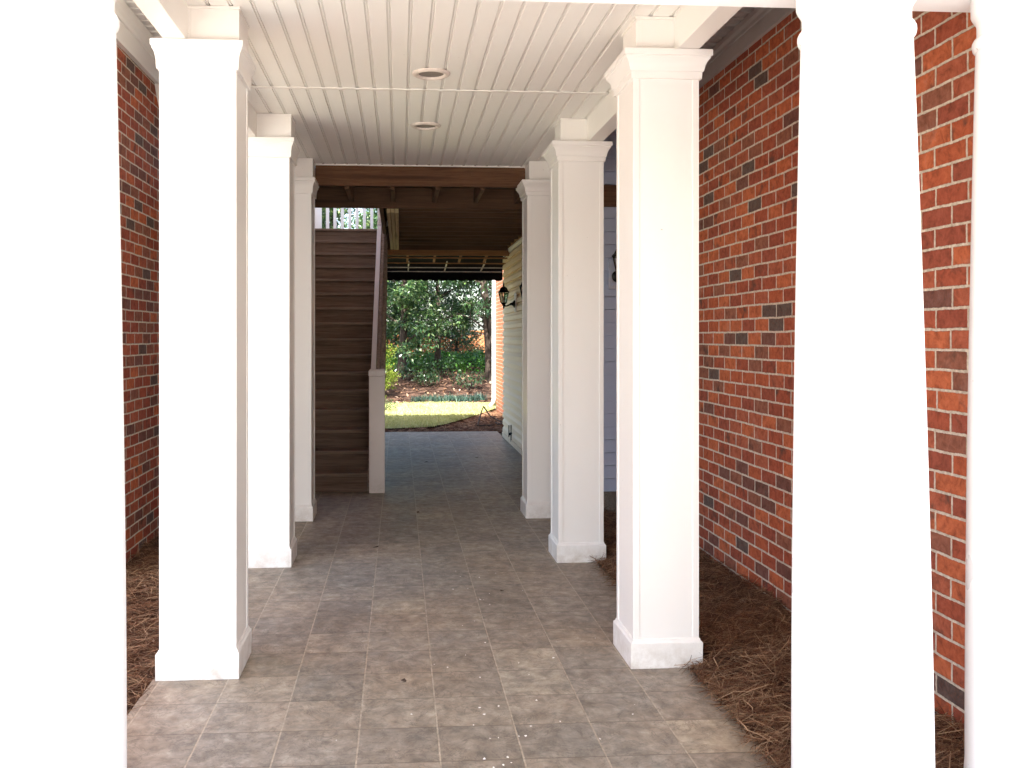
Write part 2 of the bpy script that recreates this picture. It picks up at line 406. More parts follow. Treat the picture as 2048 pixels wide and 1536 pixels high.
ys = (4.325, 6.395, 7.98)
lab = {(0, 0): 'white square column nearest on the left, by the pine straw and left brick wall',
       (0, 1): 'white square column in the middle of the left row, before the wooden stairs',
       (0, 2): 'white square column at the far end of the left row, nearest the stairs',
       (1, 0): 'white square column nearest on the right, standing in front of the long brick wall',
       (1, 1): 'white square column in the middle of the right row, left of the sky-tinted siding',
       (1, 2): 'white square column at the far end of the right row, partly covering a black lantern'}
for i, y in enumerate(ys):
    square_column(CL['x0'], CL['x1'], y, y+.365, -.965, -.728, .62, lab[(0, i)], 'square columns along the walkway')
    square_column(CR['x0'], CR['x1'], y, y+.365, 1.105, 1.313, .95, lab[(1, i)], 'square columns along the walkway')

# ------------------------------------------------------------------ round porch columns
def round_column(cx, cy, lean, label):
    t = empty('round_column', (cx, cy, 0), label, 'column', 'round columns of the front porch')
    sh = [(.235, .0), (.235, .05), (.222, .055), (.232, .075), (.235, .095), (.228, .115), (.212, .12), (.206, .135), (.202, .16)]
    k = 24
    for i in range(1, k+1):
        u = i/k; r = .196-.042*(u**1.55); sh.append((r, .16+(2.407-.16)*u))
    MB().lathe(sh, 0, 0, 72).build('shaft', 'porcelain', t, True, 50)
    MB().lathe([(.153, 2.404), (.157, 2.408), (.1615, 2.414), (.1635, 2.424), (.163, 2.433), (.159, 2.441), (.154, 2.446), (.151, 2.448)], 0, 0, 72).build('astragal', 'porcelain', t, True, 60)
    MB().lathe([(.151, 2.448), (.1505, 2.455), (.1505, 2.486), (.153, 2.495), (.158, 2.503), (.163, 2.511), (.166, 2.518), (.166, 2.562)], 0, 0, 72).build('capital', 'porcelain', t, True, 60)
    t.rotation_euler[1] = lean
for cx, ln, l in ((-.962, R(.35), 'big round white porch column filling the left side of the picture'),
              (1.359, R(-.45), 'big round white porch column, left one of the pair before the right brick wall'),
              (1.905, R(-.4), 'big round white porch column at the right edge of the picture')):
    round_column(cx, 2.70, ln, l)
# entablature and added sun-blocking roof over the round columns
pr = empty('porch_beam_added_roof', (.2, 2.7, 2.56), 'white porch beam on the round columns, with an unseen roof added as sunshade', 'porch roof')
def kid(b, nm, mat, par, **k):
    o = b.build(nm, mat, None, **k); o.parent = par
    o.matrix_parent_inverse = Matrix.Translation(par.location).inverted(); return o
kid(MB().box(-2.6, 3.2, 2.53, 2.87, 2.563, 2.95, .004), 'beam', 'porcelain', pr)
kid(MB().box(-2.8, 3.6, -1.4, 2.95, 2.952, 3.2), 'roof', 'white', pr)  # unseen deep roof, added to keep sun off columns and tiles

# ------------------------------------------------------------------ breezeway ceiling
ce = empty('porch_ceiling', (.17, 5.6, 3.04), 'white grooved vinyl ceiling over the walkway between the columns', 'ceiling')
def ceil_panel(y0, y1):
    x = -.953; per = .1016; top = []
    prof = [(x, 3.04)]
    while x < 1.285:
        xe = min(x+.0811, 1.285)
        prof += [(xe, 3.04), (xe+.0015, 3.0500), (xe+.006, 3.0512), (xe+.0065, 3.0445), (xe+.0125, 3.0445), (xe+.0135, 3.0515), (xe+.0165, 3.0515), (xe+.0205, 3.04)]
        x += per
    prof = [p for p in prof if p[0] < 1.2848]+[(1.285, 3.04)]
    poly = prof+[(1.285, 3.09), (-.953, 3.09)]
    return MB().prism(poly, 'Y', y0, y1)
kid(ceil_panel(2.885, 5.738), 'grooved_panel', 'vinyl_ceiling', ce)
kid(ceil_panel(5.762, 8.279), 'grooved_panel', 'vinyl_ceiling', ce)
st = MB()
N = 24
for i in range(N):
    a = -.953+2.238*i/N; b = -.953+2.238*(i+1)/N
    za = 3.0375-.004*abs(math.sin(i*1.3)); zb = 3.0375-.004*abs(math.sin((i+1)*1.3))
    st.add([(a, 5.732, za), (b, 5.732, zb), (b, 5.768, zb), (a, 5.768, za), (a, 5.732, 3.0398), (b, 5.732, 3.0398), (b, 5.768, 3.0398), (a, 5.768, 3.0398)],
           [(0, 3, 2, 1), (0, 1, 5, 4), (2, 3, 7, 6), (4, 5, 6, 7)])
kid(st, 'joint_strip', 'cream', ce)
kid(MB().box(-.953, 1.285, 8.268, 8.282, 3.030, 3.0396), 'end_strip', 'cream', ce)
kid(MB().box(1.2855, 1.386, 2.88, 8.398, 2.875, 3.5, .003), 'side_beam', 'cream', ce)
kid(MB().box(-1.055, -.9535, 2.88, 8.398, 2.875, 3.8, .003), 'side_beam', 'cream', ce)

# recessed lights
def can_light(x, y, label):
    t = empty('recessed_light', (x, y, 3.04), label, 'ceiling light', 'recessed ceiling lights')
    MB().lathe([(.072, -.0035), (.078, -.012), (.086, -.0155), (.096, -.0145), (.107, -.008), (.110, -.002), (.110, -.0005)], 0, 0, 48, False).build('trim_ring', 'bronze', t, True, 50)
    MB().lathe([(.0735, -.002), (.05, -.003), (.02, -.0035), (.004, -.0038)], 0, 0, 40).build('lens', 'lens', t, True, 60)
can_light(.18, 5.385, 'round recessed light in the white ceiling, nearer one before the joint strip')
can_light(.185, 6.71, 'round recessed light in the white ceiling, farther one beyond the joint strip')

# ------------------------------------------------------------------ brick walls
bw = empty('brick_wall', (2.08, 5.5, 0), 'long red brick wall behind the right row of columns, with grey trim on top', 'wall')
kid(MB().box(2.08, 7.4, 2.96, 8.045, -.15, 3.42), 'wall', 'brick_y', bw)
fz = [(2.078, 3.262), (2.055, 3.262), (2.055, 3.352), (2.048, 3.356), (2.044, 3.375), (2.03, 3.39), (2.026, 3.418), (2.078, 3.418)]
kid(MB().prism(fz, 'Y', 2.96, 8.04), 'frieze_board', 'taupe', bw)
lapb = MB(); yy = 2.96
while yy < 8.0:
    lapb.prism([(yy, 3.421), (yy+.118, 3.433), (yy+.118, 3.46), (yy, 3.46)], 'X', 1.3875, 2.078); yy += .12
kid(lapb, 'soffit_panel', 'taupe', bw)
bl = empty('brick_wall', (-1.85, 6, 0), 'red brick wall behind the left row of columns, under white trim', 'wall')
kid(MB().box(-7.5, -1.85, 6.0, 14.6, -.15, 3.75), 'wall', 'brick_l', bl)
fz = [(-1.848, 3.462), (-1.815, 3.462), (-1.815, 3.60), (-1.805, 3.605), (-1.80, 3.63), (-1.78, 3.655), (-1.775, 3.715), (-1.848, 3.715)]
kid(MB().prism(fz, 'Y', 6.0, 8.4), 'frieze_board', 'white', bl)
lapb = MB(); yy = 2.96
while yy < 8.4:
    lapb.prism([(yy, 3.722), (yy+.118, 3.732), (yy+.118, 3.76), (yy, 3.76)], 'X', -1.848, -1.0565); yy += .12
kid(lapb, 'soffit_panel', 'white', bl)
cv = [(7.32+.0, 3.461)]
for i in range(1, 13):
    u = i/12; cv.append((7.32+.42*u**1.2, 3.461-.27*math.sin(u*PI/2)))
cv += [(8.3, 3.19), (8.3, 3.461)]
kid(MB().prism(cv, 'X', -1.849, -1.72), 'bracket', 'white', bl, smooth=True, angle=40)

# upper storey over the walkway and roof over the deck (they keep the sun off, as in the photograph)
up = empty('upper_storey', (.1, 5.6, 3.8), 'upper storey of the house over the covered walkway', 'building')
kid(MB().box(-2.3, 6.5, 2.96, 8.38, 3.80, 6.0), 'wall', 'siding', up)
kid(MB().box(-2.3, 6.5, 2.80, 2.955, 3.21, 6.0), 'front_wall', 'siding', up)
kid(MB().box(-2.6, 6.7, 2.5, 13.8, 6.02, 6.3), 'roof', 'taupe', up)

# ------------------------------------------------------------------ siding walls
def laps_side(x, y0, y1, z0, z1, ex=.1135, dep=.03):     # faces -X, sawtooth laps
    poly = [(x+.06, z0)]; z = z0
    while z < z1-.01:
        zt = min(z+ex, z1)
        poly += [(x+.01, z), (x+.01, z+.006), (x-dep, z+.006), (x-dep*.92, z+min(ex*.56, zt-z-.004)), (x-dep*.45, z+min(ex*.74, zt-z-.002)), (x, zt)]
        z += ex
    poly += [(x+.06, z1)]
    return MB().prism(poly, 'Y', y0, y1)
sw = empty('siding_wall', (1.6, 11.3, 0), 'cream lap siding wall along the right side of the far walkway', 'wall')
kid(laps_side(1.622, 8.10, 14.585, .075, 2.768), 'lap_siding', 'siding', sw)
kid(MB().box(1.585, 1.69, 8.08, 14.60, .004, .073, .003), 'base_board', 'siding', sw)
kid(MB().prism([(1.60, 2.770), (1.588, 2.770), (1.582, 2.786), (1.568, 2.804), (1.568, 2.824), (1.69, 2.824)], 'Y', 8.08, 14.61), 'top_moulding', 'cream', sw)
kid(MB().box(1.62, 1.70, 14.587, 14.635, .004, 2.768), 'corner_trim', 'cream', sw)
kid(MB().box(1.70, 4.2, 8.10, 14.62, -.1, 3.02), 'wall_core', 'siding', sw)
fw = empty('siding_wall', (1.84, 8.06, 0), 'lap siding wall, tinted with blue sky light, glimpsed between the right columns', 'wall')
def laps_front(y, x0, x1, z0, z1, ex=.112, dep=.014):
    poly = [(y+.03, z0)]; z = z0
    while z < z1-.01:
        zt = min(z+ex, z1); poly += [(y+.012, z), (y+.012, z+.007), (y-dep, z+.007), (y-dep, z+.012), (y-.002, zt)]; z += ex
    poly += [(y+.03, z1)]
    return MB().prism(poly, 'X', x0, x1)
kid(laps_front(8.065, 1.60, 2.078, .205, 2.662), 'lap_siding', 'siding_sky_tint', fw)
kid(laps_front(8.065, 1.39, 2.078, 2.852, 3.42), 'upper_siding', 'siding_sky_tint', fw)
kid(MB().box(1.42, 2.078, 8.04, 8.09, 2.664, 2.85, .003), 'header_board', 'dark_x', fw)
kid(MB().box(1.60, 2.078, 8.062, 8.098, -.14, .203), 'footing', 'footing', fw)
kid(MB().box(1.578, 1.62, 8.045, 8.098, .006, 2.66, .002), 'corner_trim', 'cream', fw)
fb = empty('brick_wall', (2.08, 18, 0), 'orange brick wall at the garden end beyond the cream siding, with white downspout', 'wall')
kid(MB().box(2.09, 5.2, 14.64, 20.45, -.15, 4.6), 'wall', 'brick_far', fb)
ds = MB().tube([(2.04, 20.40, 4.4), (2.04, 20.40, .22), (2.035, 20.42, .14), (1.98, 20.5, .04)], .045, 10)
kid(ds, 'downspout', 'porcelain', fb, smooth=True)

# ------------------------------------------------------------------ timber deck
dk = empty('timber_deck', (0, 11, 2.75), 'dark timber deck overhead with exposed joists beyond the white ceiling', 'deck')
kid(MB().box(-.727, 1.104, 8.285, 8.325, 2.858, 3.12, .003), 'front_beam', 'fir', dk)
for x in (-1.26, -.86, -.46, -.06, .34, .74, 1.14, 1.5):
    kid(MB().box(x-.019, x+.019, 8.402, 9.20, 2.845, 3.0, .002), 'joist', 'dark_y', dk)
kid(MB().box(-1.84, 1.565, 9.202, 9.24, 2.79, 2.99, .003), 'cross_beam', 'dark_x', dk)
kid(MB().box(-1.84, 1.565, 9.243, 9.281, 2.80, 2.992, .003), 'cross_beam', 'dark_x', dk)
for y in (9.75, 10.2, 10.65, 11.08, 11.55, 12.0, 12.4, 12.83, 13.25):
    kid(MB().box(-.0, 1.558, y-.019, y+.019, 2.83, 3.0, .002), 'joist', 'joist_x', dk)
g = empty('girder'); g.parent = dk; g.matrix_parent_inverse = Matrix.Translation(dk.location).inverted()
for i in range(3):
    o = MB().box(-.122+.040*i, -.088+.040*i, 9.285, 13.15+.02*((i*2) % 3), 2.752+.004*(i % 2), 2.985, .002).build('girder_ply', 'fir_y', None)
    o.parent = g
db = MB()
x = -1.84
for k in range(40):                                       # boards run across
    y0 = 8.445+k*.143
    if y0 > 13.6: break
    x0 = -1.84 if y0 < 9.4 else -.17
    db.box(x0, 1.60, y0, y0+.136, 3.003, 3.04)
kid(db, 'decking', 'dark_x', dk)
kid(MB().box(-.20, 1.60, 13.70, 13.738, 2.722, 2.812, .002), 'rim_beam', 'edge_wood', dk)
kid(MB().box(-.20, 1.60, 13.741, 13.779, 2.735, 2.816, .002), 'rim_beam', 'edge_wood', dk)
kid(MB().box(-.20, 1.60, 13.66, 13.698, 2.80, 3.0, .002), 'rim_joist', 'dark_x', dk)
kid(MB().box(-.202, -.16, 9.285, 13.64, 2.82, 3.0, .002), 'trimmer', 'dark_y', dk)
kid(MB().box(-1.84, -.205, 13.66, 15.0, 2.96, 3.04), 'landing', 'dark_x', dk)
kid(MB().box(1.562, 1.60, 9.29, 13.65, 2.827, 2.99), 'ledger', 'edge_wood', dk)
pp = MB().squarelathe([(-.025, 2.925), (.0, 2.955), (0, 4.1)], -.269, -.143, 11.93, 12.056)
kid(pp, 'newel_post', 'weathered_white', dk)

# deck railing at the far edge of the landing
rl = empty('deck_railing', (-1, 14.9, 3.04), 'white picket railing at the top of the stairs, trees behind', 'railing')
x = -1.83; k = 0
while x < -.2:
    kid(MB().box(x, x+.047, 14.90, 14.94, 3.06, 3.94), 'baluster', 'porcelain', rl); x += .1145
kid(MB().box(-1.84, -.18, 14.89, 14.95, 3.045, 3.075), 'bottom_rail', 'porcelain', rl)
kid(MB().box(-1.84, -.18, 14.87, 14.97, 3.92, 3.96), 'top_rail', 'porcelain', rl)
kid(MB().box(-1.31, -1.21, 14.87, 14.885, 3.04, 4.0), 'newel_post', 'porcelain', rl)

# ------------------------------------------------------------------ stairs
sc = empty('staircase', (-.85, 9.45, 0), 'worn brown wooden staircase with white newel post, climbing away on the left', 'stairs')
Y0, RISE, RUN, NS = 9.46, .191, .2595, 16
XA, XB = -1.52, -.315
for i in range(NS):
    kid(MB().box(XA, XB, Y0+i*RUN, Y0+i*RUN+.02, i*RISE-.0015 if i else .002, (i+1)*RISE-.0315), 'riser', 'stair', sc)
    kid(MB().box(XA-.0, XB, Y0+i*RUN-.028, Y0+i*RUN+.135, (i+1)*RISE-.033, (i+1)*RISE, .004), 'tread', 'tread', sc)
    if i < NS-1: kid(MB().box(XA, XB, Y0+i*RUN+.139, Y0+(i+1)*RUN+.019, (i+1)*RISE-.033, (i+1)*RISE, .004), 'tread', 'tread', sc)
sl = RISE/RUN
for xa, xb in ((XA-.042, XA-.002), (XB+.002, XB+.04)):
    ye = Y0+NS*RUN
    kid(MB().prism([(Y0, .003), (Y0, RISE+.05), (ye, (NS)*RISE+.1), (ye, NS*RISE-.28), (Y0+.3, .003)], 'X', xa, xb), 'stringer', 'rail', sc)
nw = MB().box(-.298, -.144, 9.36, 9.50, .003, 1.155, .004)
nw.squarelathe([(0, 1.157), (.004, 1.16), (.004, 1.205), (-.008, 1.222)], -.298, -.144, 9.36, 9.50)
kid(nw, 'newel_post', 'weathered_white', sc)
def zr(y): return 1.06+(y-9.46)*sl
kid(MB().bar((-.262, 9.50, zr(9.50)), (-.25, 12.3, zr(12.3)), .05, .09), 'handrail', 'weathered_white', sc)
kid(MB().bar((-.214, 9.50, zr(9.50)-.05), (-.205, 12.3, zr(12.3)-.05), .038, .14), 'rail_board', 'rail', sc)
kid(MB().bar((-.214, 9.50, zr(9.50)-.80), (-.205, 13.4, zr(13.4)-.80), .038, .14), 'rail_board', 'rail', sc)
y = 9.62
while y < 12.3:
    kid(MB().box(-.188, -.155, y, y+.036, zr(y)-.84, zr(y)+.0, .002), 'baluster', 'rail', sc); y += .14

# ------------------------------------------------------------------ awning
aw = empty('awning', (.7, 14.5, 2.6), 'black canvas awning with scalloped edge on a metal frame at the garden end', 'awning')
def az(y): return 2.88-(y-13.8)*.196
kid(MB().add([(-.24, 13.8, az(13.8)+.02), (1.66, 13.8, az(13.8)+.02), (1.66, 15.2, az(15.2)+.02), (-.24, 15.2, az(15.2)+.02),
              (-.24, 13.8, az(13.8)+.024), (1.66, 13.8, az(13.8)+.024), (1.66, 15.2, az(15.2)+.024), (-.24, 15.2, az(15.2)+.024)],
             [(0, 3, 2, 1), (4, 5, 6, 7), (0, 1, 5, 4), (2, 3, 7, 6), (1, 2, 6, 5), (3, 0, 4, 7)]), 'canopy', 'fabric', aw)
nsc = 13; poly = [(-.24, 2.632)]
for i in range(nsc):
    for j in range(9):
        u = (i+j/8)/nsc; poly.append((-.24+1.9*u, 2.462-.018*math.sin(PI*j/8)))
poly.append((1.66, 2.632))
kid(MB().prism(poly, 'Y', 15.21, 15.216), 'valance', 'fabric', aw)
for y, z, w in ((13.92, 2.705, .022), (14.3, 2.655, .02), (14.72, 2.62, .016), (15.19, 2.59, .016)):
    kid(MB().bar((-.23, y, z), (1.65, y, z), w, w*.9), 'frame_bar', 'edge_wood' if y < 14.5 else 'alu', aw)
for x in (.12, .52, .9, 1.28): kid(MB().bar((x, 13.8, 2.745), (x, 14.35, 2.675), .03, .03), 'rafter', 'edge_wood', aw)
for x in (.14, .72, 1.30): kid(MB().bar((x, 14.3, 2.68), (x, 15.18, 2.592), .018, .018), 'rafter', 'alu', aw)

# ------------------------------------------------------------------ wall lanterns
def lantern(wall, out, label, plate='cream'):                            # wall = point on wall, out = unit vector away from the wall
    t = empty('wall_lantern', wall, label, 'lantern', 'black wall lanterns')
    out = Vector(out); side = Vector((0, 0, 1)).cross(out)
    rot = Matrix((side, -out, Vector((0, 0, 1)))).transposed()   # local: x side, -y outwards
    t.rotation_euler = rot.to_euler(); t.scale = (.9, .9, .9)
    MB().box(-.085, .085, -.03, -.001, -.12, .17, .008).build('mount_plate', plate, t)
    MB().lathe([(.058, 0), (.058, .012), (.045, .022), (.03, .03), (.018, .05), (.014, .075)], 0, 0, 24).build('wall_boss', 'black', t, True).rotation_euler = (R(90), 0, 0)
    t.children[-1].location = (0, -.031, -.0)
    MB().tube([(0, -.06, 0), (0, -.11, -.012), (0, -.15, -.03), (0, -.185, -.03), (0, -.2, -.012)], [.017, .012, .011, .012, .014], 10).build('arm', 'black', t, True)
    n = 6; cy = -.2
    MB().lathe([(.004, -.075), (.010, -.066), (.014, -.05), (.011, -.035), (.02, -.025), (.026, -.01), (.05, .012), (.052, .02)], 0, cy, 6).build('lamp_base', 'black', t, True, 30)
    MB().lathe([(.094, .175), (.097, .18), (.094, .186), (.072, .205), (.064, .225), (.05, .248), (.026, .262), (.015, .268), (.013, .285), (.017, .291), (.009, .30), (.008, .318), (.003, .33)], 0, cy, 6).build('lamp_roof', 'black', t, True, 30)
    b = MB()
    for k in range(6):
        a = k*PI/3; b.tube([(.048*math.cos(a), cy+.048*math.sin(a), .018), (.083*math.cos(a), cy+.083*math.sin(a), .178)], .006, 6)
    b.build('cage', 'black', t)
    MB().lathe([(.044, .02), (.078, .176)], 0, cy, 6).build('glass', 'glass', t)
    MB().tube([(0, cy, .02), (0, cy, .08), (0, cy, .115)], [.014, .014, .008], 10).build('bulb', 'petal', t, True)
    return t
lantern((1.606, 12.92, 1.995), (-1, 0, 0), 'black wall lantern farther along the cream siding, seen against the garden')
lantern((1.606, 10.62, 1.95), (-1, 0, 0), 'black wall lantern on the cream siding, half hidden behind a white column')
lantern((1.868, 8.046, 2.06), (0, -1, 0), 'black wall lantern on a plate on the sky-tinted siding', 'siding_sky_tint')
# small pipes and vent at the foot of the cream siding
pp = empty('wall_faucet', (1.6, 13.5, .1), 'small dark pipe and tap at the foot of the cream siding', 'faucet')
kid(MB().tube([(1.588, 13.68, .09), (1.588, 13.68, .26)], .008, 8), 'pipe', 'black', pp)
tp = MB().tube([(1.588, 13.42, .05), (1.588, 13.42, .29)], .008, 8); tp.tube([(1.588, 13.42, .17), (1.56, 13.38, .16)], .018, 8)
kid(tp, 'tap', 'black', pp)
bx = MB().box(1.588, 1.604, 11.98, 12.16, 2.66, 2.70, .003)
tag(bx.build('wall_vent', 'black'), 'tiny dark vent high on the cream siding beside the far column', 'vent')

# ------------------------------------------------------------------ garden: lawn, bank, litter
def lawn_edge(x): return 16.0+.25*math.sin(x*1.7)+(max(0, x-.55)**1.3)*2.6
grid('garden_mulch', 'mulch', -6, 2.09, 15.42, 22.2, 60, 60, lambda x, y: -.035+.03*hashn(x*1.5, y*1.5)*min(1, (y-15.42)*3))
vs = []; fs = []; nx = 44; ny = 30
for j in range(ny+1):
    for i in range(nx+1):
        x = -7+9.0*i/nx; ya = lawn_edge(x); yb = 21.75+.25*math.sin(x*2.3); y = ya+(yb-ya)*j/ny
        vs.append((x, y, .012+.012*hashn(x*3, y*3)))
for j in range(ny):
    for i in range(nx):
        a = j*(nx+1)+i; fs.append((a, a+1, a+nx+2, a+nx+1))
raw('lawn', vs, fs, 'lawn', None, True)['kind'] = 'structure'
grid('planted_bank', 'bank', -12, 9, 21.6, 30.5, 80, 60, lambda x, y: bank_z(x, y)+.03*hashn(x*1.3, y*1.3)+.01)
vs = []; fs = []
for _ in range(26000):
    x = random.uniform(-1.8, 2.2); ya = lawn_edge(x)-.1; yb = 21.8+.25*math.sin(x*2.3)
    y = random.uniform(ya, yb)
    h = random.uniform(.025, .06); a = random.uniform(0, 2*PI); w = random.uniform(.003, .006); b = Vector((random.gauss(0, .4), random.gauss(0, .4), 1))*h
    s = Vector((math.cos(a), math.sin(a), 0))*w; p = Vector((x, y, .01)); o = len(vs)
    vs += [(p-s)[:], (p+s)[:], (p+b*.6+s*.7)[:], (p+b*.6-s*.7)[:], (p+b*1.05+Vector((b.x, b.y, 0))*.5)[:]]
    fs += [(o, o+1, o+2, o+3), (o+3, o+2, o+4)]
tag(raw('lawn_grass', vs, fs, 'grass'), 'short green lawn grass between the tiles and the planted bank', 'grass', None, 'stuff')
def litter(n, xa, xb, ya, yb, fz, name, label, size=(.03, .07)):
    vs = []; fs = []
    for _ in range(n):
        x = random.uniform(xa, xb); y = random.uniform(ya, yb); l = random.uniform(*size); a = random.uniform(0, 2*PI)
        d = Vector((math.cos(a), math.sin(a), random.gauss(0, .35)))*l; s = Vector((-math.sin(a), math.cos(a), random.gauss(0, .35)))*l*.4
        p = Vector((x, y, fz(x, y)+.02)); o = len(vs)
        vs += [(p-d)[:], (p+s)[:], (p+d)[:], (p-s+Vector((0, 0, l*.2)))[:]]; fs += [(o, o+1, o+2, o+3)]
    return tag(raw(name, vs, fs, 'litter'), label, 'leaf litter', None, 'stuff')
litter(2600, -4, 4, 21.7, 29, lambda x, y: bank_z(x, y)+.02, 'leaf_litter', 'dry leaf litter strewn over the brown garden bank')
needles('pine_straw', 5000, -1.0, 2.05, 15.45, 19.5, lambda x, y: -.03 if y < lawn_edge(x) else -.2, 'reddish pine straw along the garden edge of the tiles', W=.004)

litter(150, 1.36, 2.06, 3.0, 7.8, lambda x, y: bed_r(x, y)+.005, 'leaf_litter', 'dry leaves mixed in the pine straw along the right brick wall', (.012, .03))
litter(90, -1.84, -1.12, 3.0, 7.8, lambda x, y: bed_l(x, y)+.005, 'leaf_litter', 'dry leaves mixed in the pine straw along the left brick wall', (.012, .03))
# ------------------------------------------------------------------ plants
def leaf(vs, fs, p, d, up, l, w):
    s = d.cross(up)
    if s.length < 1e-4: s = Vector((1, 0, 0))
    s = s.normalized()*w; n = s.cross(d).normalized(); o = len(vs)
    vs += [p[:], (p+d*l*.45+s+n*w*.25)[:], (p+d*l-n*l*.12)[:], (p+d*l*.45-s+n*w*.25)[:]]
    fs += [(o, o+1, o+2), (o, o+2, o+3)]
def rv():
    while True:
        v = Vector((random.uniform(-1, 1), random.uniform(-1, 1), random.uniform(-1, 1)))
        if .05 < v.length < 1: return v.normalized()
def clump(vs, fs, c, r, n, size, flat=.75):
    for _ in range(n):
        d = rv(); rr = r*random.random()**.45; p = c+Vector((d.x*rr, d.y*rr, d.z*rr*flat))
        q = (d*.6+rv()*.8+Vector((0, 0, -.15))).normalized(); l = size*random.uniform(.7, 1.35)
        leaf(vs, fs, p, q, (Vector((0, 0, 1))+rv()*.7).normalized(), l, l*.24)
def tree(name, x, y, h, rx, z0, nlimb, nclump, nleaf, size, mat, label, cat='tree', group=None, tr=.09, lean=0., stems=1, ry=None):
    ry = ry or rx; zb = bank_z(x, y)-.05
    t = empty(name, (x, y, zb), label, cat, group)
    b = MB(); tips = []
    for s in range(stems):
        sx = random.uniform(-.12, .12)*(stems > 1)*2; ln = lean+random.uniform(-.15, .15)*(stems > 1)*2.5
        top = h*.86; pts = []; rad = []
        for i in range(8):
            u = i/7; pts.append((sx+ln*u*h*.35+.05*math.sin(u*5+s), .06*math.sin(u*4+s*2), top*u)); rad.append(tr*(1.25-u*1.05) if i else tr*1.5)
        b.tube(pts, rad, 9)
        for k in range(nlimb):
            u = .16+.76*(k+random.random())/nlimb; i0 = min(6, int(u*7)); p = Vector(pts[i0]).lerp(Vector(pts[i0+1]), u*7-i0)
            a = k*2.4+random.uniform(-.5, .5); L = rx*random.uniform(.5, .95)*(1.1-.45*u)
            e = p+Vector((math.cos(a)*L, math.sin(a)*L*ry/rx, L*random.uniform(.2, .7)))
            m = p.lerp(e, .5)+Vector((0, 0, L*.1)); r0 = tr*.42*(1.15-u)
            b.tube([p, m, e], [r0, r0*.65, r0*.25], 6)
            tips += [(e, 1), (m, .7)]
            for q in range(2):
                e2 = m+Vector((random.uniform(-1, 1), random.uniform(-1, 1), random.uniform(.0, .9)))*L*.55
                b.tube([m, e2], [r0*.5, r0*.2], 5); tips.append((e2, .9))
    b.build('trunk', 'bark', t, True)
    vs = []; fs = []
    for k in range(nclump):
        if random.random() < .62: c = tips[int(random.random()*len(tips))][0]+rv()*.22*rx*.5
        else:
            a = random.uniform(0, 2*PI); rr = math.sqrt(random.random())
            c = Vector((math.cos(a)*rr*rx, math.sin(a)*rr*ry, z0+(h-z0)*random.random()))
            sh = 1-.5*((c.z-z0)/(h-z0))**2; c.x *= sh; c.y *= sh
        if c.z < z0*.8: c.z = z0+random.random()*.5
        clump(vs, fs, c, random.uniform(.16, .40)*min(1, rx), nleaf, size)
    raw('crown', vs, fs, mat, t)
    return t
G1 = 'trees and tall shrubs on the garden bank'
tree('laurel_tree', .05, 25.6, 6.2, 1.9, .55, 11, 165, 85, .105, 'leaf', 'green laurel tree on the bank nearest the stair newel, dark trunk before the lattice fence', group=G1, tr=.10, lean=.04)
tree('laurel_tree', 1.05, 26.4, 6.6, 1.9, .6, 12, 165, 85, .105, 'leaf', 'green laurel tree in the middle of the garden view, white sky showing through its crown', group=G1, tr=.07, lean=-.03)
tree('holly_tree', 2.5, 24.9, 6.8, 1.5, .7, 12, 140, 80, .095, 'leaf_dark', 'dark green holly tree with several thick stems beside the white downspout', group=G1, tr=.065, stems=3)
tree('laurel_tree', -1.9, 27.2, 7.5, 2.0, 1.0, 12, 230, 85, .105, 'leaf', 'green laurel tree seen between the white railing pickets', group=G1, tr=.12)
tree('laurel_tree', -4.0, 26.6, 7.5, 2.0, .6, 12, 200, 80, .09, 'leaf', 'green laurel tree beyond the left end of the white picket railing', group=G1, tr=.12)
tree('holly_tree', 3.9, 27.0, 7.5, 2.0, .4, 12, 120, 70, .09, 'leaf_dark', 'dark holly tree behind the orange brick corner', group=G1, tr=.12)
tree('holly_tree', .55, 29.0, 3.1, 1.5, .5, 9, 110, 70, .085, 'leaf_dark', 'low dark evergreen behind the laurels, in front of the lattice fence', group=G1, tr=.05)
tree('holly_tree', 1.75, 29.6, 2.7, 1.0, .2, 9, 80, 70, .085, 'leaf_dark', 'low dark evergreen before the right end of the visible lattice fence', group=G1, tr=.04)
tree('laurel_tree', -.15, 28.4, 2.6, .75, .2, 8, 60, 70, .085, 'leaf', 'small green laurel before the left end of the visible lattice fence', group=G1, tr=.04)
tree('lime_shrub', -.62, 23.2, 1.65, .58, .15, 8, 70, 70, .06, 'leaf_bright', 'sunlit lime green shrub at the left edge of the garden view', 'shrub', tr=.03, stems=3)
for x, y, l in ((-1.7, 16.9, 'tall pine left of the lawn whose high crown shades the garden bank'),):
    t = empty('added_pine', (x, y, -.05), l, 'tree', None); b = MB(); vs = []; fs = []  # out-of-view pine, added so its crown shades the bank
    b.tube([(0, 0, 0), (.05, .03, 4), (-.03, .05, 8), (.05, 0, 12.5)], [.2, .16, .12, .04], 12)
    for k in range(26):
        u = k/25; z0 = 8.3+3.9*u; a = k*2.4; L = 3.1*(1.05-.5*u)
        e = Vector((math.cos(a)*L, math.sin(a)*L, z0+.5)); b.tube([(0, 0, z0), (e*.5).to_tuple()[:2]+(z0+.15,), e], [.05, .035, .012], 6)
        for q in range(10):
            c = Vector((0, 0, z0)).lerp(e, .25+.75*random.random())+rv()*.45
            c.x = c.x*1.25+.9*(x < 0); clump(vs, fs, c, .42, 9, .22)
    b.build('trunk', 'bark', t, True); raw('crown', vs, fs, 'leaf_dark', t)
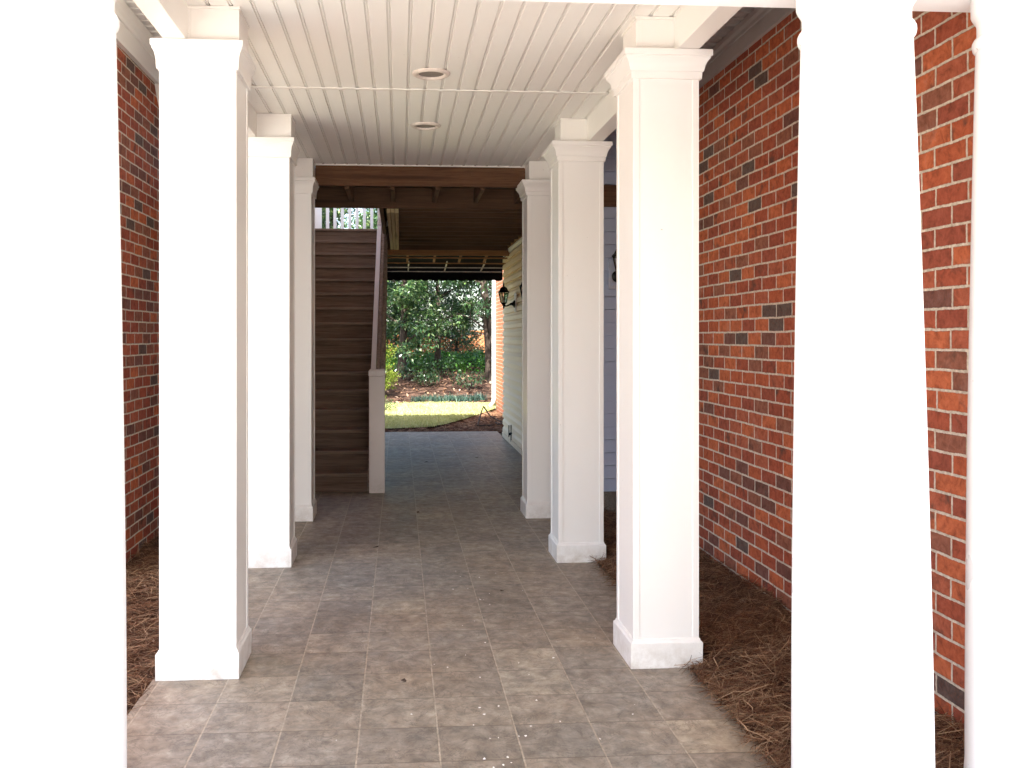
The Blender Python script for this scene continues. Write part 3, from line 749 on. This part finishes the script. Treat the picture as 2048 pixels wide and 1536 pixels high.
def low_shrub(name, x, y, r, h, n, mat, size, label, cat='shrub', group=None):
    z = bank_z(x, y) if y > 21.6 else 0
    t = empty(name, (x, y, z-.02), label, cat, group); b = MB(); vs = []; fs = []
    for k in range(7):
        a = k*2.4; e = Vector((math.cos(a)*r*.6, math.sin(a)*r*.6, h*random.uniform(.5, .9)))
        b.tube([(0, 0, 0), e*.5+Vector((0, 0, h*.1)), e], [.012, .008, .004], 5)
        clump(vs, fs, e, r*.5, n//7, size, .8)
    b.build('stem', 'bark', t); raw('foliage', vs, fs, mat, t); return t
for x, y, r, h, l in ((.25, 25.0, .5, .5, 'low dark green shrub under the laurel trunk at left of the bank'),
                      (1.1, 25.3, .55, .55, 'low dark green shrub at the middle of the bank'),
                      (.7, 24.3, .34, .36, 'small dark shrub in front of the others on the leafy bank'),
                      (1.75, 24.0, .45, .42, 'low dark green shrub near the holly stems on the bank')):
    low_shrub('evergreen_shrub', x, y, r, h, 420, 'leaf_dark', .07, l, group='low shrubs on the bank')
low_shrub('evergreen_shrub', -.32, 19.6, .26, .3, 260, 'leaf_dark', .045, 'small dark shrub in the sunny lawn next to the stair newel', group='low shrubs on the bank')
vs = []; fs = []
for _ in range(9000):
    x = random.uniform(-3, 4.5); y = random.uniform(25.8, 28.6); p = Vector((x, y, bank_z(x, y)+random.uniform(.02, .28)))
    l = random.uniform(.05, .1); leaf(vs, fs, p, rv(), (Vector((0, 0, 1))+rv()*.6).normalized(), l, l*.42)
tag(raw('ivy', vs, fs, 'ivy'), 'green ivy ground cover on the bank below the trees', 'ivy', None, 'stuff')
def strap(x, y, n, L, label):
    t = empty('liriope_clump', (x, y, bank_z(x, y)+.01), label, 'plant', 'strap-leaved clumps at the lawn edge'); vs = []; fs = []
    for _ in range(n):
        a = random.uniform(0, 2*PI); l = L*random.uniform(.6, 1.1); o = random.uniform(.2, .8); px, py = random.gauss(0, .08), random.gauss(0, .08)
        d = Vector((math.cos(a), math.sin(a), 0)); s = Vector((-math.sin(a), math.cos(a), 0))*.006; q = len(vs)
        for u in (0, .35, .7, 1.):
            p = Vector((px, py, 0))+d*l*o*u+Vector((0, 0, l*(u*1.0-u*u*.62*(o+.4)))); w = 1-u*.75
            vs += [(p-s*w)[:], (p+s*w)[:]]
        for k in range(3): fs.append((q+2*k, q+2*k+1, q+2*k+3, q+2*k+2))
    raw('leaves', vs, fs, 'liriope', t)
pos = [(.45, 22.3), (.72, 22.5), (.98, 22.25), (1.22, 22.5), (1.45, 22.3), (1.7, 22.45), (1.95, 22.7)]
for i, (x, y) in enumerate(pos):
    strap(x, y, 130, .34, 'blue-green strap-leaved clump at the edge of the lawn below the bank')
# fallen sticks on the pine straw by the siding corner
for pts, l in (([(1.36, 16.4, .0), (1.44, 16.7, .2), (1.5, 16.9, .3)], 'dark stick standing tilted on the pine straw, left leg of the bent branch'),
               ([(1.5, 16.9, .3), (1.62, 16.8, .13), (1.78, 16.6, .05), (1.95, 16.45, .03)], 'long dark branch sloping down onto the pine straw'),
               ([(1.38, 16.35, .01), (1.65, 16.3, .02), (1.98, 16.5, .05)], 'thin grey stick lying flat along the pine straw'),
               ([(1.7, 16.7, .02), (1.86, 16.3, .03), (2.0, 16.1, .02)], 'short grey stick lying beside the siding corner')):
    tag(MB().tube(pts, [.014]+[.012]*(len(pts)-2)+[.007], 7).build('fallen_stick', 'twig', None, True), l, 'stick', 'fallen sticks near the siding corner')
# lattice fence behind the trees
ft = empty('lattice_fence', (1.2, 31, .8), 'orange brown lattice fence behind the garden trees', 'fence')
lt = MB()
for k in range(-30, 52): lt.bar((-4+k*.14, 31, .86), (-4+k*.14+.86, 31, 1.72), .062, .008, (0, 1, 0)); lt.bar((-4+k*.14+.86, 31.012, .86), (-4+k*.14, 31.012, 1.72), .062, .008, (0, 1, 0))
kid(lt, 'lattice_panel', 'lattice', ft)
for x in (-4, -2.2, -.4, 1.4, 3.2, 5.0): kid(MB().box(x-.045, x+.045, 30.93, 30.985, .72, 1.82), 'post', 'lattice', ft)
kid(MB().box(-7.5, 6.2, 30.94, 30.982, 1.70, 1.76), 'top_rail', 'lattice', ft); kid(MB().box(-7.5, 6.2, 30.94, 30.982, .82, .88), 'bottom_rail', 'lattice', ft)

hv = empty('hedge', (0, 32.4, .8), 'dark clipped hedge showing through the holes of the lattice fence', 'hedge'); vs = []; fs = []
for k in range(260):
    c = Vector((random.uniform(-5, 6), random.uniform(-.5, .5), random.uniform(.1, .72))); clump(vs, fs, c, .3, 60, .1)
raw('foliage', vs, fs, 'leaf_dark', hv)
# weeds by the columns
for x, y, z, l in ((1.97, 3.27, .0, 'small green weed in the pine straw between the right round columns'), (-1.60, 5.45, .0, 'tiny green seedling in the left pine straw')):
    t = empty('weed', (x, y, z), l, 'weed', 'green weeds in the pine straw'); vs = []; fs = []
    for k in range(9 if x > 0 else 3):
        a = k*2.4; d = Vector((math.cos(a)*.5, math.sin(a)*.5, 1)).normalized(); leaf(vs, fs, Vector((0, 0, 0)), d, Vector((math.sin(a), math.cos(a), .2)), .10 if x > 0 else .06, .006 if x > 0 else .014)
    raw('leaves', vs, fs, 'ivy', t)

# ------------------------------------------------------------------ litter on the tiles
def bit(name, x, y, r, mat, label, cat, group):
    n = random.randint(5, 7); k = random.uniform(0, 6)
    top = [(x+r*random.uniform(.5, 1.2)*math.cos(k+2*PI*i/n), y+r*random.uniform(.5, 1.2)*math.sin(k+2*PI*i/n)*1.1) for i in range(n)]
    zz = [random.uniform(.003, .003+r*.6) for _ in range(n)]
    b = MB(); vs = [(p[0], p[1], z) for p, z in zip(top, zz)]+[(p[0], p[1], z+.0015) for p, z in zip(top, zz)]
    b.add(vs, [tuple(range(n))[::-1], tuple(range(n, 2*n))]+[(i, (i+1) % n, n+(i+1) % n, n+i) for i in range(n)])
    return tag(b.build(name, mat, loc=(x, y, .0015)), label, cat, group)
for i in range(50):
    u = random.random()
    x = random.gauss(.36, .10)+.05*u; y = 3.25+3.2*u**1.6
    if i % 4 == 0: x = random.uniform(-.3, 1.0)
    bit('fallen_petal', x, y, random.uniform(.002, .0062), 'petal', 'tiny white petal fallen on the grey floor tiles', 'petal', 'white petals on the tiles')
for x, y, r, l in ((.02, 4.24, .014, 'small dark dead leaf on the tiles between the two nearest square columns'), (-.17, 6.95, .022, 'dark dead leaf on the tiles left of centre, near the middle columns'),
                   (.33, 11.6, .03, 'dark dead leaf on the far tiles right of the newel'), (.98, 12.0, .03, 'dark dead leaf on the far tiles near the cream siding'),
                   (.16, 8.3, .018, 'dark dead leaf on the tiles level with the far columns'), (.62, 5.7, .012, 'small dark dead leaf on the tiles near the right middle column')):
    bit('dead_leaf', x, y, r, 'deadleaf', l, 'dead leaf', 'dead leaves on the tiles')

# ------------------------------------------------------------------ camera, light
cam = bpy.data.objects.new('camera', bpy.data.cameras.new('camera')); C.objects.link(cam); S.camera = cam
cam.location = (0, 0, 1.54); cam.rotation_euler = (R(90), 0, R(-4.051))
cam.data.sensor_width = 36; cam.data.lens = 33.30; cam.data.shift_x = .04447; cam.data.shift_y = -.04579
cam.data.clip_end = 800
SD = Vector((.09, .6, -.80)).normalized()                # direction the sunlight travels
sun = bpy.data.objects.new('sun', bpy.data.lights.new('sun', 'SUN')); C.objects.link(sun)
sun.rotation_euler = SD.to_track_quat('-Z', 'Y').to_euler(); sun.data.energy = 5.0; sun.data.angle = R(.53); sun.data.color = (1, .95, .88)
W = bpy.data.worlds.new('World'); S.world = W; W.use_nodes = True
nt = W.node_tree; nt.nodes.clear(); bg = nt.nodes.new('ShaderNodeBackground'); ow = nt.nodes.new('ShaderNodeOutputWorld'); sk = nt.nodes.new('ShaderNodeTexSky')
sk.sky_type = 'NISHITA'; sk.sun_disc = False
el = math.asin(-SD.z); sk.sun_elevation = el; sk.sun_rotation = math.atan2(-SD.x, -SD.y); sk.dust_density = 2.5; sk.ozone_density = .6
bg.inputs[1].default_value = .125
nt.links.new(sk.outputs[0], bg.inputs[0]); nt.links.new(bg.outputs[0], ow.inputs[0])
S.view_settings.view_transform = 'Standard'; S.view_settings.look = 'None'; S.view_settings.exposure = 2.62; S.view_settings.gamma = 1
S.render.engine = 'CYCLES'; S.cycles.max_bounces = 12; S.cycles.diffuse_bounces = 8; S.cycles.use_denoising = True
try: S.cycles.denoiser = 'OPENIMAGEDENOISE'
except Exception: pass
